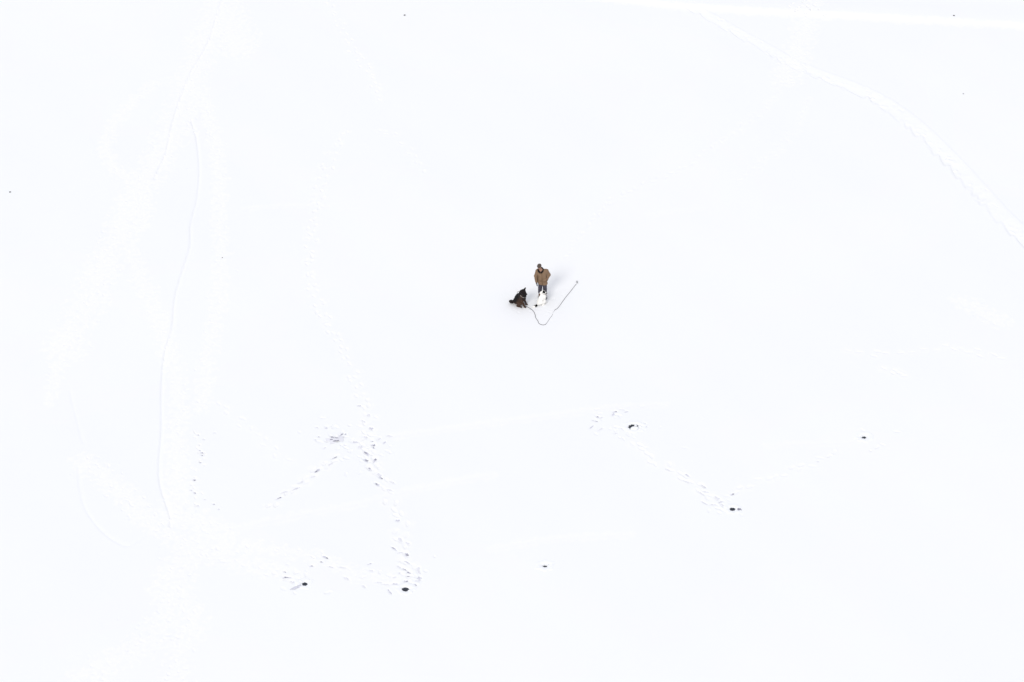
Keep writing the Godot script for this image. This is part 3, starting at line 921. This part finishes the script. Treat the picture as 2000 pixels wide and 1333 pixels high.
# ------------------------------------------------------------------ marks in the snow
# darker treads near the holes where slush has welled up: px, py, turn in the frame (degrees), length m, width m, 0 grey or 1 dark
func slush_prints() -> Array:
	return [[702, 793, 10, .22, .10, 0], [720, 811, 60, .20, .13, 0], [710, 823, 35, .28, .11, 0], [725, 837, 60, .26, .16, 0], [714, 854, 30, .24, .16, 0], [740, 857, -60, .26, .15, 0],
		[751, 864, -40, .22, .11, 0], [760, 851, 10, .26, .13, 0], [729, 869, 10, .20, .14, 1], [730, 874, 20, .12, .10, 1], [727, 861, 10, .12, .09, 1], [704, 873, 60, .26, .18, 0], [716, 885, 40, .36, .15, 1],
		[714, 898, 35, .36, .13, 1], [732, 898, -55, .30, .16, 1], [722, 915, 50, .30, .15, 1], [740, 928, 50, .28, .17, 0], [744, 933, 30, .20, .12, 1], [737, 946, 35, .34, .11, 1], [761, 957, 15, .30, .09, 0], [767, 942, 30, .30, .07, 0], [693, 863, -5, .32, .12, 0],
		[653, 894, -25, .30, .09, 1], [644, 907, -30, .34, .10, 0], [620, 919, -32, .36, .12, 1], [612, 931, -15, .28, .11, 0], [588, 942, -20, .34, .10, 0], [579, 954, -20, .34, .09, 0], [556, 961, -15, .34, .09, 0], [544, 973, -22, .32, .08, 1],
		[623, 853, 0, .12, .08, 1], [616, 859, 30, .14, .08, 0], [666, 849, -40, .28, .09, 1], [675, 847, 0, .10, .07, 1], [634, 875, -30, .20, .09, 0], [619, 835, 20, .18, .10, 0], [637, 836, 10, .16, .10, 0], [673, 869, 10, .18, .08, 0],
		[556, 1129, -10, .18, .12, 1], [563, 1129, 5, .26, .08, 1], [571, 1139, 25, .26, .12, 0], [636, 1090, 25, .32, .09, 1], [628, 1099, 25, .14, .08, 1], [608, 1107, 0, .16, .08, 1], [677, 1132, 28, .30, .10, 0], [646, 1109, 10, .32, .06, 0], [669, 1110, 10, .32, .06, 0], [556, 1118, 25, .14, .08, 1],
		[777, 1018, 10, .22, .13, 0], [782, 1057, 60, .34, .16, 0], [796, 1063, 30, .26, .16, 0], [770, 1073, 35, .32, .08, 1], [782, 1081, -5, .26, .08, 0], [794, 1084, 60, .30, .14, 1], [795, 1100, 30, .28, .09, 0], [789, 1113, 25, .34, .08, 1], [779, 1109, 40, .22, .09, 0], [799, 1120, 20, .20, .10, 1],
		[793, 1137, 10, .22, .14, 1], [794, 1141, 50, .14, .09, 1], [798, 1127, 0, .22, .08, 1], [817, 1112, 30, .20, .18, 0], [818, 1119, 60, .26, .14, 0], [818, 1130, 10, .24, .16, 0], [817, 1136, -5, .26, .12, 0], [811, 1144, 40, .22, .14, 1], [722, 1103, -20, .26, .07, 0], [771, 1129, -15, .18, .08, 0], [780, 1121, 20, .12, .10, 0],
		[771, 1142, 0, .30, .09, 0], [754, 1143, 5, .34, .08, 0], [739, 1139, 0, .26, .06, 0], [761, 1158, 55, .34, .08, 0], [711, 1148, 40, .24, .08, 0], [725, 1116, 10, .16, .10, 0],
		[1168, 815, 35, .20, .12, 1], [1175, 816, -25, .20, .07, 0], [1201, 805, -10, .22, .10, 1], [1198, 810, -50, .26, .12, 0], [1164, 823, 15, .20, .06, 1], [1158, 822, 20, .14, .09, 0], [1224, 805, -15, .20, .07, 0], [1216, 801, 10, .24, .06, 0], [1258, 829, 20, .24, .16, 0], [1260, 834, 5, .26, .08, 0], [1203, 847, -10, .20, .10, 0],
		[1173, 839, -30, .30, .10, 0], [1155, 835, -40, .30, .09, 0], [1217, 839, 30, .30, .07, 0], [1249, 839, 10, .20, .12, 1], [1240, 840, 5, .26, .07, 1], [1255, 841, 10, .16, .07, 0],
		[1305, 919, 30, .26, .08, 0], [1342, 929, 30, .32, .09, 0], [1341, 942, 28, .30, .08, 0], [1373, 950, 35, .38, .12, 0], [1376, 952, 35, .12, .09, 1], [1371, 965, 32, .34, .08, 0], [1401, 974, 38, .36, .16, 0], [1408, 981, -20, .26, .07, 0], [1411, 987, 40, .26, .11, 0], [1393, 986, 0, .34, .09, 0], [1376, 983, 28, .34, .06, 0], [1378, 961, 15, .28, .06, 0], [1431, 966, -25, .20, .09, 1],
		[387, 849, 0, .10, .07, 1], [398, 858, 25, .14, .08, 0], [394, 884, 35, .14, .11, 1], [390, 880, 30, .14, .06, 0], [394, 889, 30, .08, .07, 1], [419, 845, 0, .14, .06, 0], [391, 903, 0, .09, .08, 1], [379, 937, 30, .14, .12, 1], [380, 962, 20, .14, .07, 1], [373, 957, 10, .10, .07, 0], [400, 975, 15, .12, .07, 0], [417, 984, 10, .09, .07, 1], [427, 994, 20, .09, .06, 0], [386, 987, 40, .16, .10, 0], [1598, 902, 0, .10, .08, 0]]

func heading(px: float, py: float, deg: float) -> Vector2:
	var a := deg_to_rad(deg)
	var f := ground(px + 4.0 * cos(a), py + 4.0 * sin(a)) - ground(px, py)
	return Vector2(f.x, f.z).normalized()

func work_the_snow() -> void:
	# the deep path at the upper right: a trodden trench with one step after another along its left edge
	var path := PackedFloat32Array([1350, 14, 1400, 40, 1450, 68, 1500, 95, 1545, 122, 1600, 145, 1660, 168, 1720, 197, 1780, 240, 1840, 297, 1900, 360, 1950, 415, 2000, 462, 2040, 500])
	strip(walk(path), 1.1, func(dd: float, s: float) -> float:
		var d: float = dd / lerpf(0.72, 1.0, smoothstep(2.0, 16.0, s))      # narrow at its far end
		var beat: float = s / 1.12 + 0.34 * sin(s * 0.83) + 0.16 * sin(s * 1.9)
		var saw: float = beat - floor(beat)
		var odd: float = sin(floor(beat) * 12.9898) * 43758.5
		odd -= floor(odd)
		var edge: float = lerpf(0.36, 0.04, odd) + (0.12 + 0.34 * odd) * saw * (1.4 - 0.4 * saw)       # each step bites into the left edge
		var deep: float = 0.056 * lerpf(0.6, 1.0, smoothstep(2.0, 16.0, s)) * (0.80 + 0.25 * sin(s * 0.7) + 0.2 * sin(s * 1.9 + 1.0)) * (0.55 + 0.45 * sin(PI * saw))
		if d > edge:
			return -deep * exp(-(d - edge) / 0.035) + 0.006 * exp(-pow((d - edge - 0.13) / 0.06, 2.0))
		if d > -0.50:
			return lerpf(0.016, -deep, smoothstep(-0.50, edge, d) * 0.5 + 0.5 * (d + 0.50) / (edge + 0.50))
		return 0.016 * exp(-pow((d + 0.50) / 0.05, 2.0)))
	scuffs(path, 0.5, 2.5, 0.014, 0.32, 0.15)
	# the broad drifted bank along the top edge: its near face catches the light
	strip(walk(PackedFloat32Array([1080, -16, 1300, 8, 1500, 22, 1750, 34, 2010, 50, 2060, 52]), 0.5), 2.6, func(d: float, _s: float) -> float:
		return 0.050 * (1.0 - smoothstep(-0.42, 0.42, d)) * smoothstep(-2.6, -0.5, d))
	whiten_line(PackedFloat32Array([1080, -14, 1300, 10, 1500, 25, 1750, 38, 2010, 54]), 0.55, 0.7, 0.3)  # brightness of the sunlit face, also painted into the snow colour
	# narrow ski and sledge lines on the left
	groove(PackedFloat32Array([372, 236, 383, 275, 388, 335, 383, 390, 371, 440, 370, 482, 352, 540, 340, 585, 335, 640, 320, 690, 314, 760, 314, 840, 309, 905, 311, 945, 323, 985, 331, 1010, 329, 1030]), 0.085, 0.026)
	groove(PackedFloat32Array([436, -10, 425, 20, 412, 65, 396, 100, 372, 140, 352, 190, 336, 240, 322, 300, 300, 350]), 0.09, 0.026)
	groove(PackedFloat32Array([135, 765, 143, 800, 160, 865]), 0.08, 0.009)
	groove(PackedFloat32Array([151, 915, 155, 960, 168, 1000, 200, 1040, 240, 1066, 262, 1062, 300, 1035]), 0.10, 0.011)
	# long flat wheel or sledge lines across the field
	whiten_line(PackedFloat32Array([480, 408, 560, 402, 640, 405]), 0.25, 0.34)
	groove(PackedFloat32Array([480, 408, 560, 402, 640, 405]), 0.2, 0.006)
	whiten_line(PackedFloat32Array([770, 852, 900, 835, 1060, 815, 1200, 797, 1300, 792]), 0.3, 0.34)
	groove(PackedFloat32Array([770, 852, 900, 835, 1060, 815, 1200, 797, 1300, 792]), 0.24, 0.006)
	whiten_line(PackedFloat32Array([440, 1038, 560, 1012, 700, 985, 820, 955, 960, 930]), 0.35, 0.34)
	groove(PackedFloat32Array([440, 1038, 560, 1012, 700, 985, 820, 955, 960, 930]), 0.24, 0.006)
	whiten_line(PackedFloat32Array([960, 1075, 1080, 1055, 1230, 1046]), 0.3, 0.34)
	groove(PackedFloat32Array([960, 1075, 1080, 1055, 1230, 1046]), 0.22, 0.005)
	whiten_line(PackedFloat32Array([1270, 420, 1370, 408]), 0.25, 0.34)
	groove(PackedFloat32Array([1270, 420, 1370, 408]), 0.2, 0.006)
	whiten_line(PackedFloat32Array([1500, 872, 1640, 866, 1670, 862]), 0.3, 0.34)
	groove(PackedFloat32Array([1500, 872, 1640, 866, 1670, 862]), 0.2, 0.005)
	# trodden snow down the left side
	scuffs(PackedFloat32Array([430, -10, 410, 60, 385, 130, 360, 200, 330, 270, 290, 350, 240, 430, 205, 510, 175, 580, 150, 640, 120, 690]), 1.1, 9, 0.016)
	scuffs(PackedFloat32Array([430, 20, 470, 90]), 1.5, 10, 0.014)
	scuffs(PackedFloat32Array([395, 190, 415, 260, 428, 340, 425, 420, 432, 500, 425, 580, 412, 660, 400, 740, 395, 800]), 0.5, 5, 0.014)
	scuffs(PackedFloat32Array([300, 160, 245, 215, 210, 270, 215, 320, 260, 360, 285, 400, 270, 450]), 0.5, 5, 0.012)
	scuffs(PackedFloat32Array([250, 480, 280, 560, 310, 620, 330, 690, 350, 780, 345, 860, 345, 940, 340, 1020]), 0.6, 5, 0.012)
	scuffs(PackedFloat32Array([120, 690, 105, 740, 98, 790]), 0.4, 5, 0.012)
	scuffs(PackedFloat32Array([160, 900, 200, 930, 245, 965, 285, 1005, 325, 1040, 390, 1075, 460, 1095, 560, 1120]), 0.7, 9, 0.018)
	scuffs(PackedFloat32Array([330, 1010, 400, 1020, 440, 1060]), 0.9, 8, 0.016)
	scuffs(PackedFloat32Array([370, 1060, 340, 1130, 330, 1190, 300, 1250, 220, 1290, 150, 1340]), 0.9, 8, 0.014)
	scuffs(PackedFloat32Array([320, 1150, 380, 1210, 350, 1270, 340, 1340]), 0.7, 6, 0.014)
	scuffs(PackedFloat32Array([460, 1060, 540, 1075, 620, 1090, 690, 1120, 770, 1135]), 0.5, 6, 0.016)
	scuffs(PackedFloat32Array([1560, 110, 1545, 130, 1530, 160, 1570, 60, 1580, -10]), 0.9, 8, 0.016)
	scuffs(PackedFloat32Array([1880, 590, 1920, 610, 1960, 630]), 0.7, 10, 0.014)
	# rows of treads
	trail(PackedFloat32Array([640, -10, 652, 30, 680, 75, 705, 120, 735, 165, 742, 195]), 0.40, 0.26, 0.017, 0.26)
	trail(PackedFloat32Array([672, 260, 640, 320, 622, 380, 610, 430, 604, 520, 606, 560, 630, 610, 655, 655, 680, 710, 700, 770, 718, 815]), 0.45, 0.26, 0.018, 0.26)
	trail(PackedFloat32Array([718, 830, 722, 880, 738, 930, 762, 975, 785, 1015, 785, 1060, 792, 1105, 795, 1135]), 0.42, 0.30, 0.022)
	trail(PackedFloat32Array([1105, 500, 1140, 450, 1185, 400, 1250, 362, 1320, 335, 1390, 290, 1460, 240, 1500, 205, 1540, 150]), 0.55, 0.16, 0.010)
	trail(PackedFloat32Array([1440, 350, 1500, 310, 1550, 260, 1580, 190]), 0.6, 0.16, 0.008)
	trail(PackedFloat32Array([1232, 866, 1275, 893, 1310, 920, 1350, 945, 1390, 975]), 0.50, 0.26, 0.018)
	trail(PackedFloat32Array([1440, 962, 1500, 937, 1560, 915, 1630, 890]), 0.50, 0.18, 0.016)
	trail(PackedFloat32Array([660, 890, 620, 919, 580, 950, 530, 985]), 0.50, 0.14, 0.022)
	trail(PackedFloat32Array([740, 255, 790, 280, 830, 330]), 0.7, 0.14, 0.012)
	trail(PackedFloat32Array([380, 845, 392, 890, 380, 940, 385, 985]), 0.35, 0.2, 0.022, 0.16)
	trail(PackedFloat32Array([1660, 690, 1760, 690, 1850, 680, 1960, 700]), 0.6, 0.16, 0.012)
	trail(PackedFloat32Array([1730, 720, 1770, 735]), 0.4, 0.16, 0.016)
	trail(PackedFloat32Array([560, 905, 480, 830, 430, 790]), 0.6, 0.16, 0.010)
	# churned snow round the holes and round the man and his dogs
	for c in [[655, 858, 1.0, 26], [722, 885, 0.9, 30], [795, 1120, 0.7, 18], [580, 1135, 0.8, 16], [1235, 838, 1.0, 22], [1175, 818, 0.7, 8], [1420, 985, 0.7, 10], [1690, 856, 0.8, 6]]:
		for i in c[3]:
			var at: Vector3 = ground(c[0], c[1]) + Vector3(rng.randfn() * 0.6, 0, rng.randfn() * 0.6) * c[2]
			tread(at, Vector2.from_angle(rng.randf() * TAU), rng.randf_range(0.12, 0.30), rng.randf_range(0.08, 0.14), rng.randf_range(0.008, 0.028))
	for i in 34:
		var at := ground(1050, 586) + Vector3(rng.randfn() * 0.7, 0, rng.randfn() * 0.7)
		tread(at, Vector2.from_angle(rng.randf() * TAU), rng.randf_range(0.10, 0.28), rng.randf_range(0.08, 0.13), rng.randf_range(0.004, 0.014))
	# where they stand and sit
	for q in [[1054.5, 580, 90, .34, .16], [1065, 581, 90, .34, .16]]:
		tread(ground(q[0], q[1]), heading(q[0], q[1], q[2]), q[3], q[4], 0.022)
	for s in slush_prints():
		tread(ground(s[0], s[1]), heading(s[0], s[1], s[2]), maxf(s[3] * 1.15, 0.14), maxf(s[4] * 1.35, 0.11), 0.015 if s[5] == 0 else 0.024, 0.1)
	for h in hole_list():
		drill(h[0], h[1], h[2], h[5])

func hole_list() -> Array:      # px, py, radius m, water below the snow m, label, flare
	return [[595, 1142, 0.102, 0.035, "dark ice hole with a streak of grey slush running out at its lower left", 0.0],
		[791.5, 1152, 0.118, 0.035, "round dark ice hole at the near end of the long trail of grey footprints", 0.0],
		[1064.5, 1106, 0.082, 0.085, "smallest ice hole, a thin dark sliver alone in smooth snow", 0.03],
		[1431, 994.5, 0.112, 0.035, "dark ice hole with a small grey lump beside it, below diagonal footprints", 0.0],
		[1688.5, 853, 0.095, 0.075, "funnel-shaped ice hole, rightmost of the holes, with untouched snow round it", 0.06],
		[1239, 834.5, 0.21, 0.04, "wide ice hole half filled by a white snow lump, in trampled snow", 0.0]]

func lay_slush(snow: MeshInstance3D) -> void:
	var shapes := []
	for i in 8:
		shapes.append(blot(1 + i, 0.75))
	var n := 0
	for s in slush_prints():
		var at := ground(s[0], s[1])
		var f := heading(s[0], s[1], s[2])
		var low: float = 0.010 if s[5] == 0 else 0.017
		var o := part("footprint", shapes[n % 8], mats.slush if s[5] == 1 or n % 3 == 0 else mats.faint_slush, snow, Vector3(at.x, swell(at.x, at.z) - low, at.z))
		o.basis = Basis(Vector3.UP, atan2(-f.y, f.x)).scaled_local(Vector3(s[3] * (0.62 + 0.07 * (n * 7 % 5)), 0.6, s[4] * (0.62 + 0.08 * (n * 3 % 5))))
		if s[5] == 1:
			var end: float = 0.22 if n % 3 else -0.2
			var w := part("wet_patch", shapes[(n + 3) % 8], mats.wet_slush, o)
			w.position = Vector3(end, 0.006, 0.0)
			w.basis = Basis.from_scale(Vector3(0.50, 1.0, 0.66))
		n += 1

func holes() -> void:
	var n := 0
	for h in hole_list():
		var t := ice_hole(h[0], h[1], h[2], h[3], h[4], 40 + n, h[5])
		if n == 0:
			for k in 3:
				var a := part("slush_streak", blot(8 + k, 0.75), mats.slush, t, [Vector3(-0.19, 0.016, 0.17), Vector3(-0.27, 0.012, 0.28), Vector3(-0.36, 0.010, 0.36)][k])
				a.basis = Basis(Vector3.UP, 0.85).scaled_local(Vector3([0.14, 0.24, 0.20][k], 1.0, [0.10, 0.16, 0.11][k]))
		if n == 5:
			part("snow_lump", clod(21, Vector3(0.15, 0.07, 0.13)), mats.snow, t, Vector3(0.01, -0.02, 0.10))
			part("snow_lump", clod(22, Vector3(0.06, 0.05, 0.09)), mats.snow, t, Vector3(0.20, -0.02, 0.0))
			part("snow_lump", clod(23, Vector3(0.05, 0.05, 0.07)), mats.snow, t, Vector3(0.06, -0.03, -0.12))
		n += 1
	# a hole that has closed up with slush
	var at := ground(652, 858)
	at.y = height(at.x, at.z)
	var g := thing("slush_patch", "flat grey-blue slush patch over a closed-up ice hole, among scattered footprints", "slush", at)
	var b := part("slush_sheet", blot(31, 0.8), mats.faint_slush, g, Vector3(0, 0.012, 0))
	b.basis = Basis(Vector3.UP, 0.15).scaled_local(Vector3(0.60, 1.5, 0.40))
	for q in [[-0.10, 0.05, 0.11, 0.05], [-0.08, -0.12, 0.10, 0.04], [0.10, -0.06, 0.12, 0.035], [0.16, 0.11, 0.10, 0.04], [0.02, 0.14, 0.12, 0.04]]:
		var w := part("wet_puddle", blot(int(q[0] * 100) + 60, 0.4), mats.wet_slush, g, Vector3(q[0], 0.020, q[1]))
		w.basis = Basis(Vector3.UP, q[1] * 3.0).scaled_local(Vector3(q[2] * 1.3, 0.8, q[3] * 1.8))

func figures() -> void:
	var m := ground(1059.5, 580)
	m.y = height(m.x, m.z) - 0.0
	m.y = -0.022 + swell(m.x, m.z)
	build_man(m)
	var d := ground(1017.5, 596)
	d.y = swell(d.x, d.z) - 0.012
	var dog := build_dark_dog(d, deg_to_rad(90.0 - 20.0))
	var w := ground(1059.0, 593.5)
	w.y = swell(w.x, w.z) - 0.012
	build_white_dog(w, deg_to_rad(90.0 + 42.0))
	# leash: from the harness down between the forelegs and out over the snow
	var px := PackedFloat32Array([1025.5, 597.5, 1029.5, 599.6, 1038.5, 605.2, 1043, 610.3, 1045.3, 615.9, 1046.4, 621.5, 1050.9, 628.3, 1051.7, 631.6, 1055.4, 634.5, 1060.5, 635.8, 1065.5, 634.7, 1068.9, 630.5, 1073.4, 623.8, 1079, 615.9, 1079.8, 612.0, 1082.4, 608, 1084.6, 605.8, 1090.3, 601.8, 1103.8, 583.3, 1113.9, 570.9, 1122.9, 559.1, 1125.6, 556.0])
	var l := thing("leash", "long thin dark leash curving over the snow from the black and tan dog", "leash")
	var c := Curve3D.new()
	c.bake_interval = 0.04
	var ring: Vector3 = dog.transform * Vector3(0.0, 0.50, 0.205)
	c.add_point(ring, Vector3.ZERO, Vector3(0.03, -0.22, 0.02))
	for i in px.size() / 2:
		var p := ground(px[2 * i], px[2 * i + 1])
		var a := ground(px[maxi(2 * i - 2, 0)], px[maxi(2 * i - 1, 1)])
		var z := ground(px[mini(2 * i + 2, px.size() - 2)], px[mini(2 * i + 3, px.size() - 1)])
		var sink := 0.0
		if px[2 * i] > 1067.0 and px[2 * i] < 1081.0 and px[2 * i + 1] > 605.0:
			sink = 0.0105
		if absf(px[2 * i] - 1081.5) < 1.8:
			sink = 0.0135
		p.y = height(p.x, p.z) + 0.006 - sink
		var k := (z - a) / 6.0
		k.y = 0.0
		c.add_point(p, -k, k)
	var pts := c.get_baked_points()
	for i in pts.size():
		if i > 30:
			pts[i].y = maxf(pts[i].y, height(pts[i].x, pts[i].z) - 0.012)
	part("cord", tube(pts, 0.0092, 6), mats.rope, l)
	var e := ground(1126.2, 555.2)
	e.y = height(e.x, e.z) + 0.012
	var lp := PackedVector3Array()
	for i in 20:
		var a := TAU * i / 20.0
		lp.append(e + Vector3(0.050 * sin(a) * (0.5 - 0.5 * cos(a)) + 0.02, 0.012 + 0.02 * (1.0 - cos(a)), -0.065 * (1.0 - cos(a))))
	part("hand_loop", tube(lp, 0.009, 6, true), mats.rope, l)

func scraps() -> void:
	var list := [[790, 30, 0.045, "speck of dark debris on smooth snow near the top edge, left of the middle"],
		[1863.5, 32.5, 0.042, "dark speck of debris on the drifted bank at the top right"],
		[1882, 184, 0.026, "small dark speck on open snow right of the trodden path"],
		[19, 376, 0.040, "dark speck of debris alone at the left edge of the snow"],
		[434, 504, 0.022, "tiny dark speck beside the scuffed trail left of the middle"]]
	var n := 0
	for s in list:
		var at := ground(s[0], s[1])
		at.y = height(at.x, at.z) + s[2] * 0.2
		var o := part(numbered("debris"), clod(70 + n, Vector3(s[2] * 1.2, s[2] * 0.5, s[2])), mats.debris, self, at)
		o.set_meta("label", s[3])
		o.set_meta("category", "debris")
		o.set_meta("group", "specks of debris on the snow")
		n += 1
	var c := ground(1443.5, 996)
	c.y = height(c.x, c.z) + 0.015
	var q := part("slush_lump", clod(90, Vector3(0.10, 0.05, 0.07)), mats.wet_slush, self, c)
	q.set_meta("label", "grey slush lump just right of a dark round hole")
	q.set_meta("category", "slush lump")
